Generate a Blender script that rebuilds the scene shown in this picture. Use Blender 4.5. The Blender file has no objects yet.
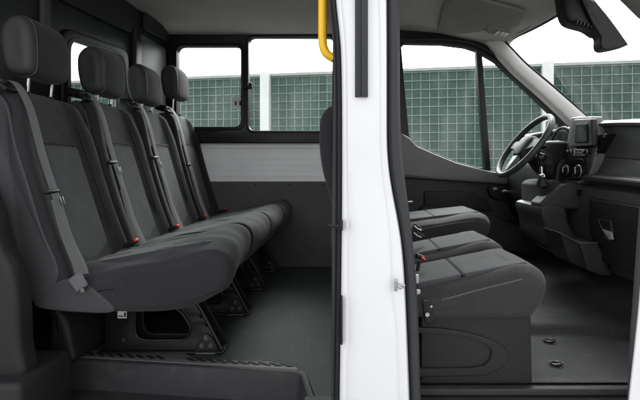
import bpy, bmesh, math, random
from mathutils import Vector, Matrix
random.seed(7)
C = bpy.context.scene
COL = C.collection
F = 430.0; VX = 350.0; VY = 165.0
FLOOR = -0.756; CAB = -0.716; GROUND = -1.40

def P(px, py, D):                      # pixel of the 640x400 photograph at real distance D -> metres
    return Vector(((px-VX)*D/F, D, (VY-py)*D/F))
def Q(pts, D):                         # list of pixels -> (x, z) at distance D
    return [((px-VX)*D/F, (VY-py)*D/F) for px, py in pts]

# ------------------------------------------------------------------ materials
def mat(name, col, rough=0.6, bump=0.0, bscale=400, var=0.12, vscale=6, metal=0.0, sheen=0.0, spec=0.3, weave=False, coat=0.0, dust=0.0, scuff=False):
    m = bpy.data.materials.new(name); m.use_nodes = True
    nt = m.node_tree; n = nt.nodes; l = nt.links
    b = n['Principled BSDF']
    b.inputs['Roughness'].default_value = rough
    b.inputs['Metallic'].default_value = metal
    b.inputs['Specular IOR Level'].default_value = spec
    if sheen: 
        b.inputs['Sheen Weight'].default_value = sheen; b.inputs['Sheen Roughness'].default_value = 0.5
    if coat:
        b.inputs['Coat Weight'].default_value = coat; b.inputs['Coat Roughness'].default_value = 0.08
    tc = n.new('ShaderNodeTexCoord')
    nz = n.new('ShaderNodeTexNoise'); nz.inputs['Scale'].default_value = vscale; nz.inputs['Detail'].default_value = 6
    l.new(tc.outputs['Object'], nz.inputs['Vector'])
    mr = n.new('ShaderNodeMapRange'); mr.inputs['From Min'].default_value = 0.3; mr.inputs['From Max'].default_value = 0.7
    mr.inputs['To Min'].default_value = 1-var; mr.inputs['To Max'].default_value = 1+var
    l.new(nz.outputs['Fac'], mr.inputs['Value'])
    vm = n.new('ShaderNodeVectorMath'); vm.operation = 'SCALE'; vm.inputs[0].default_value = col[:3]
    l.new(mr.outputs['Result'], vm.inputs['Scale'])
    out = vm.outputs['Vector']
    if weave:
        nf = n.new('ShaderNodeTexNoise'); nf.inputs['Scale'].default_value = 260; nf.inputs['Detail'].default_value = 2
        l.new(tc.outputs['Object'], nf.inputs['Vector'])
        m2 = n.new('ShaderNodeMapRange'); m2.inputs['From Min'].default_value = .3; m2.inputs['From Max'].default_value = .7
        m2.inputs['To Min'].default_value = .68; m2.inputs['To Max'].default_value = 1.32
        l.new(nf.outputs['Fac'], m2.inputs['Value'])
        v2 = n.new('ShaderNodeVectorMath'); v2.operation = 'SCALE'; l.new(out, v2.inputs[0]); l.new(m2.outputs['Result'], v2.inputs['Scale'])
        out = v2.outputs['Vector']
    if dust:
        nd = n.new('ShaderNodeTexNoise'); nd.inputs['Scale'].default_value = 9; nd.inputs['Detail'].default_value = 9; nd.inputs['Roughness'].default_value = .75
        l.new(tc.outputs['Object'], nd.inputs['Vector'])
        cr = n.new('ShaderNodeMapRange'); cr.inputs['From Min'].default_value = .52; cr.inputs['From Max'].default_value = .8; cr.inputs['To Max'].default_value = dust
        l.new(nd.outputs['Fac'], cr.inputs['Value'])
        mx = n.new('ShaderNodeMix'); mx.data_type = 'RGBA'; l.new(cr.outputs['Result'], mx.inputs[0]); l.new(out, mx.inputs[6]); mx.inputs[7].default_value = (.16,.15,.14,1)
        out = mx.outputs[2]
    if scuff:                           # fine drag marks from shoes and luggage
        for sx, sy, rt in ((4, 90, .5), (70, 5, -.35)):
            mp = n.new('ShaderNodeMapping'); mp.inputs['Scale'].default_value = (sx, sy, 8); mp.inputs['Rotation'].default_value = (0,0,rt)
            l.new(tc.outputs['Object'], mp.inputs[0])
            ns = n.new('ShaderNodeTexNoise'); ns.inputs['Scale'].default_value = 1.0; ns.inputs['Detail'].default_value = 4; l.new(mp.outputs[0], ns.inputs['Vector'])
            c2 = n.new('ShaderNodeMapRange'); c2.inputs['From Min'].default_value = .60; c2.inputs['From Max'].default_value = .72; c2.inputs['To Max'].default_value = .12
            l.new(ns.outputs['Fac'], c2.inputs['Value'])
            m3 = n.new('ShaderNodeMix'); m3.data_type = 'RGBA'; l.new(c2.outputs['Result'], m3.inputs[0]); l.new(out, m3.inputs[6]); m3.inputs[7].default_value = (.14,.14,.135,1)
            out = m3.outputs[2]
    l.new(out, b.inputs['Base Color'])
    # roughness variation
    rr = n.new('ShaderNodeMapRange'); rr.inputs['To Min'].default_value = max(.03, rough-.08); rr.inputs['To Max'].default_value = min(1, rough+.08)
    l.new(nz.outputs['Fac'], rr.inputs['Value']); l.new(rr.outputs['Result'], b.inputs['Roughness'])
    if bump:
        nb = n.new('ShaderNodeTexNoise'); nb.inputs['Scale'].default_value = bscale; nb.inputs['Detail'].default_value = 3
        l.new(tc.outputs['Object'], nb.inputs['Vector'])
        hgt = nb.outputs['Fac']
        if weave:
            nw = n.new('ShaderNodeTexNoise'); nw.inputs['Scale'].default_value = 12; nw.inputs['Detail'].default_value = 1; nw.inputs['Distortion'].default_value = .1
            l.new(tc.outputs['Object'], nw.inputs['Vector'])
            ma = n.new('ShaderNodeMath'); ma.operation = 'MULTIPLY_ADD'; ma.inputs[1].default_value = 4.0
            l.new(nw.outputs['Fac'], ma.inputs[0]); l.new(hgt, ma.inputs[2]); hgt = ma.outputs[0]
        bp = n.new('ShaderNodeBump'); bp.inputs['Strength'].default_value = bump; bp.inputs['Distance'].default_value = .002
        l.new(hgt, bp.inputs['Height']); l.new(bp.outputs['Normal'], b.inputs['Normal'])
    return m

def glass(name, tint=(1,1,1), refl=0.06, haze=0.0):
    m = bpy.data.materials.new(name); m.use_nodes = True
    nt = m.node_tree; n = nt.nodes; l = nt.links; n.clear()
    o = n.new('ShaderNodeOutputMaterial'); t = n.new('ShaderNodeBsdfTransparent'); t.inputs[0].default_value = (*tint, 1)
    g = n.new('ShaderNodeBsdfGlossy'); g.inputs['Roughness'].default_value = .02
    ge = n.new('ShaderNodeNewGeometry'); dt = n.new('ShaderNodeVectorMath'); dt.operation = 'DOT_PRODUCT'
    l.new(ge.outputs['Normal'], dt.inputs[0]); l.new(ge.outputs['Incoming'], dt.inputs[1])
    ab = n.new('ShaderNodeMath'); ab.operation = 'ABSOLUTE'; l.new(dt.outputs['Value'], ab.inputs[0])
    iv = n.new('ShaderNodeMath'); iv.operation = 'SUBTRACT'; iv.inputs[0].default_value = 1; l.new(ab.outputs[0], iv.inputs[1])
    pw = n.new('ShaderNodeMath'); pw.operation = 'POWER'; pw.inputs[1].default_value = 5; l.new(iv.outputs[0], pw.inputs[0])
    fr = n.new('ShaderNodeMath'); fr.operation = 'MULTIPLY_ADD'; fr.inputs[1].default_value = .5; fr.inputs[2].default_value = refl; l.new(pw.outputs[0], fr.inputs[0])
    mx = n.new('ShaderNodeMixShader'); l.new(fr.outputs[0], mx.inputs[0]); l.new(t.outputs[0], mx.inputs[1]); l.new(g.outputs[0], mx.inputs[2])
    last = mx
    if haze:                            # streaky pale film: smears and faint reflections painted onto the pane
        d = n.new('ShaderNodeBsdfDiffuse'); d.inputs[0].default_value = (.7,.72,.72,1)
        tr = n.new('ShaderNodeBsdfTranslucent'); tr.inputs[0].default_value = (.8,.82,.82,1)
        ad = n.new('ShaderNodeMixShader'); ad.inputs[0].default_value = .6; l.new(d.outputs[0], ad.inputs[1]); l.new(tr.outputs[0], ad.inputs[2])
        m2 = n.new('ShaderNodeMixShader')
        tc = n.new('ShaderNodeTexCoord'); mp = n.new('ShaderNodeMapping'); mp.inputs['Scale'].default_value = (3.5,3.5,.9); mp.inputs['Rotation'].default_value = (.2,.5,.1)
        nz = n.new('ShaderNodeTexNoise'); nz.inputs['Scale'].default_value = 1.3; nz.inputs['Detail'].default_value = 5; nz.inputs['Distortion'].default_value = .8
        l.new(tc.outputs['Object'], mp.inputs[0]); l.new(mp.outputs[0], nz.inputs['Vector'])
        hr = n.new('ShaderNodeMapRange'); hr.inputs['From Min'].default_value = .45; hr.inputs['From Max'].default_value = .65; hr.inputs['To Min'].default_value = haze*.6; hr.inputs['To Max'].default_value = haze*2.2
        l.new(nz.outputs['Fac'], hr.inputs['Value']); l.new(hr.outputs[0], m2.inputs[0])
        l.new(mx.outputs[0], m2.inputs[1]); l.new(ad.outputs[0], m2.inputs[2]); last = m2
    l.new(last.outputs[0], o.inputs[0])
    return m

M = {}
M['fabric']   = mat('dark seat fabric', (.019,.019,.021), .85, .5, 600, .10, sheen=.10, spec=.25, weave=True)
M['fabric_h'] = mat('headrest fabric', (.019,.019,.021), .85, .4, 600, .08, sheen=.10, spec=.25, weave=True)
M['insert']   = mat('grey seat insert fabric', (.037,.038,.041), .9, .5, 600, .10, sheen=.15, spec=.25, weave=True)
M['side']     = mat('vinyl seat side painted lit', (.040,.040,.042), .6, .35, 500, .08, spec=.35)  # grey raised above the seat cloth so near flanks look lit
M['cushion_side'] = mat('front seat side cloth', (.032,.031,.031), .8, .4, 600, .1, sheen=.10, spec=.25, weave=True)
M['seam']     = mat('seam thread', (.012,.012,.013), .8)
M['piping']   = mat('piping cloth', (.075,.076,.08), .7)
M['black']    = mat('black plastic', (.009,.009,.010), .45, .25, 900, .1)
M['gloss']    = mat('gloss black plastic', (.01,.01,.011), .18, 0, 100, .1)
M['rubber']   = mat('black rubber', (.037,.038,.041), .6, .2, 300, .1)
M['rubber_d'] = mat('dark rubber', (.012,.012,.013), .6, .2, 300, .1)
M['trim']     = mat('dark grey moulded plastic', (.030,.030,.031), .5, .4, 700, .08, dust=.15)
M['trim_b']   = mat('charcoal moulded plastic', (.016,.016,.017), .5, .4, 700, .08)
M['step']     = mat('dark grey textured step plastic', (.034,.034,.036), .5, .4, 700, .08, dust=.25)
M['trim_m']   = mat('grey soft dashboard plastic', (.052,.052,.054), .55, .4, 700, .06)
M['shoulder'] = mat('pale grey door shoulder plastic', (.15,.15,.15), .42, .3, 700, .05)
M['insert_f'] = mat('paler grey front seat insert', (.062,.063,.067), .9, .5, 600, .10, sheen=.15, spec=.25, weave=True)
M['bolt']     = mat('dark zinc bolt', (.16,.16,.16), .35, .1, 200, .1, metal=1)
M['scuff']    = mat('grey scuff plate plastic', (.12,.12,.122), .5, .3, 600, .08, dust=.2)
M['trim_l']   = mat('mid grey moulded plastic', (.070,.070,.073), .5, .4, 700, .06)
M['board']    = mat('grey wall board', (.095,.094,.095), .75, .4, 300, .10)
M['bulk']     = mat('charcoal bulkhead moulding', (.022,.023,.024), .45, .35, 400, .08)
M['floor']    = mat('grey vinyl floor', (.029,.032,.034), .62, .6, 260, .12, dust=.25, scuff=True)
M['floor_f']  = mat('dark vinyl floor', (.046,.046,.048), .82, .6, 260, .12, dust=.3, scuff=True)
M['liner']    = mat('grey headlining', (.34,.325,.305), .9, .5, 500, .06)
M['liner_d']  = mat('dark headlining', (.19,.185,.175), .9, .5, 500, .06)
M['apil']     = mat('light grey pillar trim', (.62,.61,.59), .6, .3, 600, .05)
M['paint']    = mat('white body paint', (.76,.76,.77), .3, 0, 100, .015, vscale=2, coat=.5)
M['paint_i']  = mat('white inner panel paint', (.9,.905,.91), .5, .1, 60, .04, coat=.2)
M['yellow']   = mat('yellow coated steel', (.90,.52,.015), .35, .1, 200, .06, coat=.3)
M['spoke']    = mat('grey satin spoke plastic', (.09,.092,.095), .4, .1, 400, .05)
M['silver2']  = mat('mid grey satin bezel', (.13,.13,.133), .4, .1, 400, .05)
M['chrome']   = mat('chrome', (.75,.75,.76), .15, 0, 100, .03, metal=1)
M['steel']    = mat('galvanised steel', (.45,.45,.45), .35, .1, 200, .1, metal=1)
M['silver']   = mat('satin silver plastic', (.42,.43,.44), .35, .1, 400, .05, metal=.4)
M['frame']    = mat('black powder coated steel', (.009,.009,.009), .35, .2, 500, .15)
M['belt']     = mat('grey seat belt webbing', (.115,.115,.12), .65, .5, 900, .08)
M['red']      = mat('red release button', (.80,.05,.03), .4)
M['sticker']  = mat('white paper sticker', (.75,.75,.73), .6)
M['ink']      = mat('black ink', (.02,.02,.02), .6)
M['screen']   = mat('switched off display', (.008,.010,.010), .35, 0, 100, .02, spec=.12)
M['leather']  = mat('steering wheel leather', (.035,.036,.037), .42, .3, 500, .08)
M['lens']     = mat('frosted lamp lens', (.6,.6,.58), .25)
M['mirror']   = mat('mirror glass', (.7,.7,.7), .03, metal=1)
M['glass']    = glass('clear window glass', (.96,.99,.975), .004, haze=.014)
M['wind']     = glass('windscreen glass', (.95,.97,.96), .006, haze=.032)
M['hedge']    = mat('green ribbed barrier infill', (.045,.098,.078), .9, .9, 60, .35, vscale=1.7)
M['wire']     = mat('pale green wire mesh', (.20,.27,.235), .6, .1, 40, .1)
M['post']     = mat('white coated steel post', (.70,.72,.71), .5, .1, 40, .03)
M['concrete'] = mat('pale concrete coping', (.38,.40,.38), .85, .4, 60, .1)
M['asphalt']  = mat('pale worn asphalt', (.24,.24,.235), .9, .8, 120, .15, vscale=.8)
# subtle leaf/cloth-like mottling for barrier infill
def hedge_nodes():
    m = M['hedge']; nt = m.node_tree; n = nt.nodes; l = nt.links
    tc = n.new('ShaderNodeTexCoord'); mp = n.new('ShaderNodeMapping'); mp.inputs['Scale'].default_value = (3,3,5)
    l.new(tc.outputs['Object'], mp.inputs[0])
    v = n.new('ShaderNodeTexNoise'); v.inputs['Scale'].default_value = 1.6; v.inputs['Detail'].default_value = 9; v.inputs['Distortion'].default_value = .4; v.inputs['Roughness'].default_value = .7
    l.new(mp.outputs[0], v.inputs['Vector'])
    r = n.new('ShaderNodeValToRGB'); e = r.color_ramp.elements
    e[0].position = .32; e[0].color = (.026,.060,.046,1); e[1].position = .68; e[1].color = (.062,.114,.092,1)
    l.new(v.outputs['Fac'], r.inputs[0]); l.new(r.outputs[0], n['Principled BSDF'].inputs['Base Color'])
hedge_nodes()

# ------------------------------------------------------------------ object helpers
WL = {}
def thing(name, label, cat, base, group=None):
    o = bpy.data.objects.new(name, None); COL.objects.link(o)
    o.empty_display_size = .1; o.location = base; WL[o] = Vector(base)
    o['label'] = label; o['category'] = cat
    if group: o['group'] = group
    return o
def tag(o, label, cat, group=None):
    o['label'] = label; o['category'] = cat
    if group: o['group'] = group
    return o
def obj(name, me, m, parent=None, label=None, smooth=35, kind=None):
    if isinstance(me, bmesh.types.BMesh):
        bm = me; me = bpy.data.meshes.new(name); bmesh.ops.recalc_face_normals(bm, faces=bm.faces); bm.to_mesh(me); bm.free()
    me.name = name
    me.materials.clear(); me.materials.append(M[m] if isinstance(m, str) else m)
    for p in me.polygons: p.material_index = 0; p.use_smooth = True
    if smooth is not None: me.set_sharp_from_angle(angle=math.radians(smooth))
    co = [v.co for v in me.vertices]
    c = Vector([(min(v[i] for v in co)+max(v[i] for v in co))/2 for i in range(3)])
    me.transform(Matrix.Translation(-c))
    o = bpy.data.objects.new(name, me); COL.objects.link(o)
    o.parent = parent
    o.location = c - (WL[parent] if parent else Vector()); WL[o] = c
    if label: o['label'] = label
    if kind: o['kind'] = kind
    return o

def join(*bms):
    a = bms[0]
    for b in bms[1:]:
        t = bpy.data.meshes.new('t'); b.to_mesh(t); a.from_mesh(t); b.free(); bpy.data.meshes.remove(t)
    return a

def cat(pts, n=5, closed=True):
    out = []; N = len(pts); rng = range(N) if closed else range(N-1)
    D = len(pts[0])
    for i in rng:
        p0 = pts[(i-1) % N] if closed or i > 0 else pts[i]
        p1 = pts[i]; p2 = pts[(i+1) % N]
        p3 = pts[(i+2) % N] if closed or i+2 < N else p2
        for k in range(n):
            t = k/n
            out.append(tuple(.5*((2*p1[d])+(-p0[d]+p2[d])*t+(2*p0[d]-5*p1[d]+4*p2[d]-p3[d])*t*t+(-p0[d]+3*p1[d]-3*p2[d]+p3[d])*t**3) for d in range(D)))
    if not closed: out.append(tuple(pts[-1]))
    return out

def rpoly(pts, r, n=5):                # polygon with rounded corners
    out = []; N = len(pts)
    for i in range(N):
        a = Vector(pts[i-1]); b = Vector(pts[i]); c = Vector(pts[(i+1) % N])
        rr = r[i] if isinstance(r, (list, tuple)) else r
        u = (a-b); v = (c-b); d = min(rr, u.length*.48, v.length*.48)
        if d < 1e-5: out.append(tuple(b)); continue
        s = b+u.normalized()*d; e = b+v.normalized()*d
        for k in range(n+1):
            t = k/n; q = s*(1-t)**2 + b*2*t*(1-t) + e*t*t
            out.append(tuple(q))
    return out

def plate(outline, holes=(), at=0.0, thick=.02, plane='xz', bevel=.002, bres=2):
    cu = bpy.data.curves.new('c', 'CURVE'); cu.dimensions = '2D'; cu.fill_mode = 'BOTH'
    bevel = min(bevel, thick*.49)
    cu.extrude = thick/2 - bevel; cu.bevel_depth = bevel; cu.bevel_resolution = bres; cu.offset = -bevel
    for ps in [outline]+list(holes):
        s = cu.splines.new('POLY'); s.points.add(len(ps)-1)
        for i, p in enumerate(ps): s.points[i].co = (p[0], p[1], 0, 1)
        s.use_cyclic_u = True
    o = bpy.data.objects.new('c', cu)
    me = bpy.data.meshes.new_from_object(o)
    bpy.data.objects.remove(o); bpy.data.curves.remove(cu)
    w = at + thick/2                    # the plate starts at `at` and grows away in the plane's third axis
    if plane == 'xz': mtx = Matrix(((1,0,0,0),(0,0,-1,w),(0,1,0,0),(0,0,0,1)))
    elif plane == 'yz': mtx = Matrix(((0,0,1,w),(1,0,0,0),(0,1,0,0),(0,0,0,1)))
    else: mtx = Matrix(((1,0,0,0),(0,1,0,0),(0,0,1,w),(0,0,0,1)))
    me.transform(mtx)
    bm = bmesh.new(); bm.from_mesh(me); bpy.data.meshes.remove(me)
    bmesh.ops.remove_doubles(bm, verts=bm.verts, dist=1e-5)
    return bm

def pillow(outline, w0, w1, r, ny=10, nr=6, plane='xz', deform=None):
    N = len(outline); area = sum(outline[i][0]*outline[(i+1)%N][1]-outline[(i+1)%N][0]*outline[i][1] for i in range(N))
    sgn = 1 if area > 0 else -1
    nrm = []
    for i in range(N):
        a = Vector(outline[i-1]); c = Vector(outline[(i+1)%N]); t = (c-a)
        t = t.normalized() if t.length > 1e-9 else Vector((1,0))
        nrm.append(Vector((-t.y, t.x))*sgn)
    st = []
    for k in range(nr+1):
        th = math.pi/2*k/nr; st.append((w0+r*(1-math.cos(th)), r*(1-math.sin(th))))
    for k in range(1, ny): st.append((w0+r+(w1-w0-2*r)*k/ny, 0))
    for k in range(nr, -1, -1):
        th = math.pi/2*k/nr; st.append((w1-r*(1-math.cos(th)), r*(1-math.sin(th))))
    bm = bmesh.new(); rings = []
    def put(u, v, w):
        p = (u, w, v) if plane == 'xz' else ((w, u, v) if plane == 'yz' else (u, v, w))
        if deform: p = deform(*p)
        return bm.verts.new(p)
    for w, off in st:
        rings.append([put(outline[i][0]+nrm[i].x*off, outline[i][1]+nrm[i].y*off, w) for i in range(N)])
    for a, b in zip(rings, rings[1:]):
        for i in range(N): bm.faces.new((a[i], a[(i+1)%N], b[(i+1)%N], b[i]))
    for rg in (rings[0], rings[-1]):          # end caps: rings shrinking to the middle
        cc_ = sum((v.co for v in rg), Vector())/N; prev = rg
        for f in (.75, .45, .2):
            nx_ = [bm.verts.new(cc_+(v.co-cc_)*f) for v in rg]
            for i in range(N): bm.faces.new((prev[i], prev[(i+1)%N], nx_[(i+1)%N], nx_[i]))
            prev = nx_
        c0 = bm.verts.new(cc_)
        for i in range(N): bm.faces.new((prev[i], prev[(i+1)%N], c0))
    return bm

def tube(path, r, n=8, closed=False, sm=0, rz=None):
    pts = [tuple(p) for p in path]
    if sm: pts = cat(pts, sm, closed)
    pts = [Vector(p) for p in pts]; bm = bmesh.new(); rings = []; N = len(pts)
    up = None
    for i, p in enumerate(pts):
        a = pts[i-1] if (i > 0 or closed) else p; c = pts[(i+1) % N] if (i < N-1 or closed) else p
        t = (c-a).normalized()
        if up is None:
            up = Vector((0,0,1)) if abs(t.z) < .9 else Vector((1,0,0))
        up = (up - t*up.dot(t)).normalized(); sd = t.cross(up)
        ri = r[i*(len(r)-1)//max(1,N-1)] if isinstance(r, (list, tuple)) else r
        rr = rz if rz else ri
        rings.append([bm.verts.new(p + sd*math.cos(2*math.pi*k/n)*ri + up*math.sin(2*math.pi*k/n)*rr) for k in range(n)])
    prs = list(zip(rings, rings[1:])) + ([(rings[-1], rings[0])] if closed else [])
    for a, b in prs:
        for k in range(n): bm.faces.new((a[k], a[(k+1)%n], b[(k+1)%n], b[k]))
    if not closed: bm.faces.new(rings[0]); bm.faces.new(rings[-1])
    return bm

def ribbon(path, wdir, w, t, sm=4):      # flat strap
    pts = [Vector(p) for p in (cat([tuple(p) for p in path], sm, False) if sm else path)]
    wd0 = Vector(wdir).normalized(); bm = bmesh.new(); rings = []
    for i, p in enumerate(pts):
        tg = (pts[min(i+1, len(pts)-1)]-pts[max(i-1, 0)]).normalized()
        wd = (wd0 - tg*wd0.dot(tg)).normalized(); nn = tg.cross(wd)
        rings.append([bm.verts.new(p+wd*a*w/2+nn*b*t/2) for a, b in ((-1,-.3),(-.9,-1),(0,-1),(.9,-1),(1,-.3),(1,.3),(.9,1),(0,1),(-.9,1),(-1,.3))])
    for a, b in zip(rings, rings[1:]):
        for k in range(10): bm.faces.new((a[k], a[(k+1)%10], b[(k+1)%10], b[k]))
    bm.faces.new(rings[0]); bm.faces.new(rings[-1])
    return bm

def rbox(c, s, r=.004, rot=None, seg=3):
    bm = bmesh.new(); bmesh.ops.create_cube(bm, size=1)
    bmesh.ops.scale(bm, vec=s, verts=bm.verts)
    r = min(r, min(s)*.45)
    if r > 0: bmesh.ops.bevel(bm, geom=bm.edges[:], offset=r, segments=seg, affect='EDGES', profile=.5)
    if rot is not None: bmesh.ops.rotate(bm, cent=(0,0,0), matrix=rot, verts=bm.verts)
    bmesh.ops.translate(bm, vec=c, verts=bm.verts)
    return bm
def cyl(a, b, r, n=20, r2=None):
    a = Vector(a); b = Vector(b); d = b-a
    bm = bmesh.new(); bmesh.ops.create_cone(bm, cap_ends=True, segments=n, radius1=r, radius2=r if r2 is None else r2, depth=d.length)
    q = Vector((0,0,1)).rotation_difference(d)
    bmesh.ops.rotate(bm, cent=(0,0,0), matrix=q.to_matrix(), verts=bm.verts)
    bmesh.ops.translate(bm, vec=(a+b)/2, verts=bm.verts)
    ed = [e for e in bm.edges if len(e.link_faces) == 2 and any(len(f.verts) > 4 for f in e.link_faces)]
    bmesh.ops.bevel(bm, geom=ed, offset=min(r*.15, d.length*.2), segments=2, affect='EDGES')
    return bm
def ball(c, r, s=(1,1,1), n=20):
    bm = bmesh.new(); bmesh.ops.create_uvsphere(bm, u_segments=n, v_segments=n//2, radius=r)
    bmesh.ops.scale(bm, vec=s, verts=bm.verts); bmesh.ops.translate(bm, vec=c, verts=bm.verts)
    return bm
def Ry(a): return Matrix.Rotation(math.radians(a), 3, 'Y')
def Rx(a): return Matrix.Rotation(math.radians(a), 3, 'X')
def Rz(a): return Matrix.Rotation(math.radians(a), 3, 'Z')
def smooth01(t): t = max(0, min(1, t)); return t*t*(3-2*t)

# ================================================================== OUTSIDE
g = bmesh.new(); bmesh.ops.create_grid(g, x_segments=2, y_segments=2, size=400)
bmesh.ops.translate(g, vec=(0,0,GROUND), verts=g.verts)
obj('ground', g, 'asphalt', kind='structure')

A = Vector((-3.05, 8.21, 0)); B = Vector((4.08, 7.01, 0)); dr = (B-A).normalized(); nrm = Vector((dr.y, -dr.x, 0))   # nrm points to the camera
if nrm.y > 0: nrm = -nrm
TOPZ = 1.68; T = .15
def along(s, off=0, z=0): return A + dr*s + nrm*off + Vector((0,0,z))
bar = thing('noise_barrier', 'green mesh noise barrier with white posts standing beyond the van windows', 'barrier', along(3.6,0,GROUND))
def bbox_wall(s0, s1, o0, o1, z0, z1):
    bm = bmesh.new(); v = [bm.verts.new(along(s, o, z)) for s in (s0, s1) for o in (o0, o1) for z in (z0, z1)]
    for f in ((0,1,3,2),(4,6,7,5),(0,4,5,1),(2,3,7,6),(0,2,6,4),(1,5,7,3)): bm.faces.new([v[i] for i in f])
    return bm
post_s = [1.53-4.87*2, 1.53-4.87, 1.53, 1.53+4.87, 1.53+4.87*2, 1.53+4.87*3]
for i, s in enumerate(post_s):
    obj('post', bbox_wall(s-.085, s+.085, -.05, .12, GROUND, TOPZ+.02), 'post', bar)
for s0, s1 in zip(post_s, post_s[1:]):
    a, b = s0+.087, s1-.087
    p = obj('infill_panel', bbox_wall(a, b, -.06, 0, GROUND, TOPZ-.05), 'hedge', bar)
    ms = []
    n = int(round((b-a)/T))
    for k in range(n+1):
        s = a+(b-a)*k/n; ms.append(bbox_wall(s-.0065, s+.0065, .012, .024, GROUND, TOPZ-.05))
    for k in range(int((TOPZ-GROUND)/T)+1):
        z = TOPZ-.05-k*T-.02
        if z > GROUND: ms.append(bbox_wall(a, b, .026, .036, z-.0065, z+.0065))
    obj('wire_grid', join(*ms), 'wire', p, smooth=None)
    obj('coping', bbox_wall(a, b, -.07, .06, TOPZ-.048, TOPZ), 'concrete', bar)

# ================================================================== THE VAN SHELL
van = thing('passenger_van', 'white crew van seen through its open side and front doors', 'van', (-.2, 1.2, GROUND))
W = lambda *a, **k: obj(*a, parent=van, **k)

# floors
fl = [(-1.40,3.24),(.22,3.24),(.22,1.25),(-.085,1.25),(-.10,1.36),(-.115,1.40),(-.163,1.560),(-.20,1.573),(-1.09,1.678),(-1.115,1.66),(-1.13,1.25),(-1.40,1.25)]
obj('floor', plate(fl, at=FLOOR-.03, thick=.03, plane='xy', bevel=.006), 'floor', van, label='grey vinyl rear floor')
# step well riser
def wallstrip(path, z0, z1, flare=.0, th=.01):
    bm = bmesh.new(); n = len(path); r = []
    for i, (x, y) in enumerate(path):
        a = Vector(path[max(i-1,0)]); c = Vector(path[min(i+1,n-1)]); t = (c-a).normalized(); nn = Vector((t.y, -t.x))
        prof = ((0, z1), (.006, z1-.004), (.008, z1-.012), (.008+flare, z0), (.008+flare-th*2, z0), (-.012, z1))
        r.append([bm.verts.new((x+nn.x*o, y+nn.y*o, z)) for o, z in prof])
    for a, b in zip(r, r[1:]):
        for k in range(6): bm.faces.new((a[k], a[(k+1)%6], b[(k+1)%6], b[k]))
    bm.faces.new(r[0]); bm.faces.new(r[-1])
    return bm
wp = [(-1.135,1.26),(-1.125,1.50)]+rpoly([(-1.125,1.52),(-1.11,1.672),(-.176,1.562),(-.125,1.40)], .025, 5)[6:-6]+[(-.105,1.30),(-.095,1.25)]
st = obj('step', wallstrip(wp, -.858, FLOOR+.004, .012), 'step', van, label='dark grey entrance step riser')
obj('tread', plate([(-1.14,1.70),(-.08,1.60),(-.05,1.15),(-1.16,1.15)], at=-.875, thick=.018, plane='xy', bevel=.004), 'step', st)
# ribbed scuff plate
sp = [(-1.10,1.685),(-1.06,1.745),(-.66,1.715),(-.60,1.665),(-.30,1.640),(-.20,1.60),(-.185,1.575),(-.25,1.584)]
sc = obj('scuff_plate', plate(rpoly(sp, .012), at=FLOOR+.0005, thick=.006, plane='xy', bevel=.002), 'scuff', st)
rb = [[],[]]
for i in range(20):
    x = -1.02+i*.0415
    y0 = 1.682-(x+1.06)*.117
    up = .045 if x < -.66 else .040
    if -.70 < x < -.62: continue
    p = [(x,y0+.012),(x+.020,y0+.012),(x-.014,y0+up-.004),(x-.034,y0+up-.004)]
    rb[x > -.66].append(plate(p, at=FLOOR+.0066, thick=.003, plane='xy', bevel=.001))
for q in rb: obj('grip_rib', join(*q), 'rubber_d', sc)

# front floor + sill + footwell
obj('floor', plate([(.2,3.15),(1.7,3.15),(1.7,1.40),(.2,1.40)], at=CAB-.04, thick=.03, plane='xy', bevel=.004), 'floor_f', van, label='dark vinyl cab floor')
obj('sill', join(plate(Q([(418,386.0),(650,386.0),(650,393),(418,393)],1.39), at=1.37, thick=.03, bevel=.005),
                 rbox((.6,1.36,-.765),(1.5,.05,.05),.01)), 'trim', van, label='dark plastic front door sill')
bm = bmesh.new(); gr = []
def cab_z(x, y):
    z = CAB + .035*smooth01((y-1.80)/.05)*smooth01((x-.56)/.06) + .05*smooth01((y-2.05)/.25)
    z += .30*smooth01((x-1.20-.05*math.sin(y*5))/.5) + .02*smooth01((x-1.03)/.05)*smooth01((1.75-y)/.05)
    return z + .008*smooth01((1.44-y)/.03)
for i in range(91): gr.append([bm.verts.new((.2+1.48*i/90, 1.40+1.74*j/110, cab_z(.2+1.48*i/90, 1.40+1.74*j/110))) for j in range(111)])
for i in range(90):
    for j in range(110): bm.faces.new((gr[i][j], gr[i+1][j], gr[i+1][j+1], gr[i][j+1]))
obj('floor_mat', bm, 'floor_f', van, label='dark moulded rubber cab floor mat', smooth=60)
for px, py in ((549,342),(556,365)):
    D = -CAB*F/(py-VY); c = P(px, py, D)
    ring = [(c.x+math.cos(a)*.022, D+math.sin(a)*.013, CAB+.008) for a in [i*math.pi/8 for i in range(16)]]
    f = obj('floor_ring', tube(ring, .0035, 6, True), 'bolt', van)
    obj('recess', cyl((c.x, D, CAB+.001), (c.x, D, CAB+.005), .014), 'black', f)

# firewall, rear side of cab
obj('firewall', plate([(1.25,-.75),(3.2,-.75),(3.2,.22),(1.25,.22)], at=1.66, thick=.03, plane='yz'), 'black', van)

# far side wall, rear: lower board, white painted panel, black window surround with two openings
ZW = lambda y, D=3.2: (VY-y)*D/F
XW = lambda x, D=3.2: (x-VX)*D/F
obj('wall_board', plate([(-1.42,-.757),(.36,-.757),(.36,ZW(181.5)),(-1.42,ZW(181.5))], at=3.195, thick=.03, bevel=.004), 'board', van, label='dark grey board along the lower far wall')
# small clips on the board edge
for x in (-.95,-.70,-.45,-.2): obj('clip', cyl((x,3.195,ZW(184.5)),(x,3.189,ZW(184.5)),.007,10), 'black', van)
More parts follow.
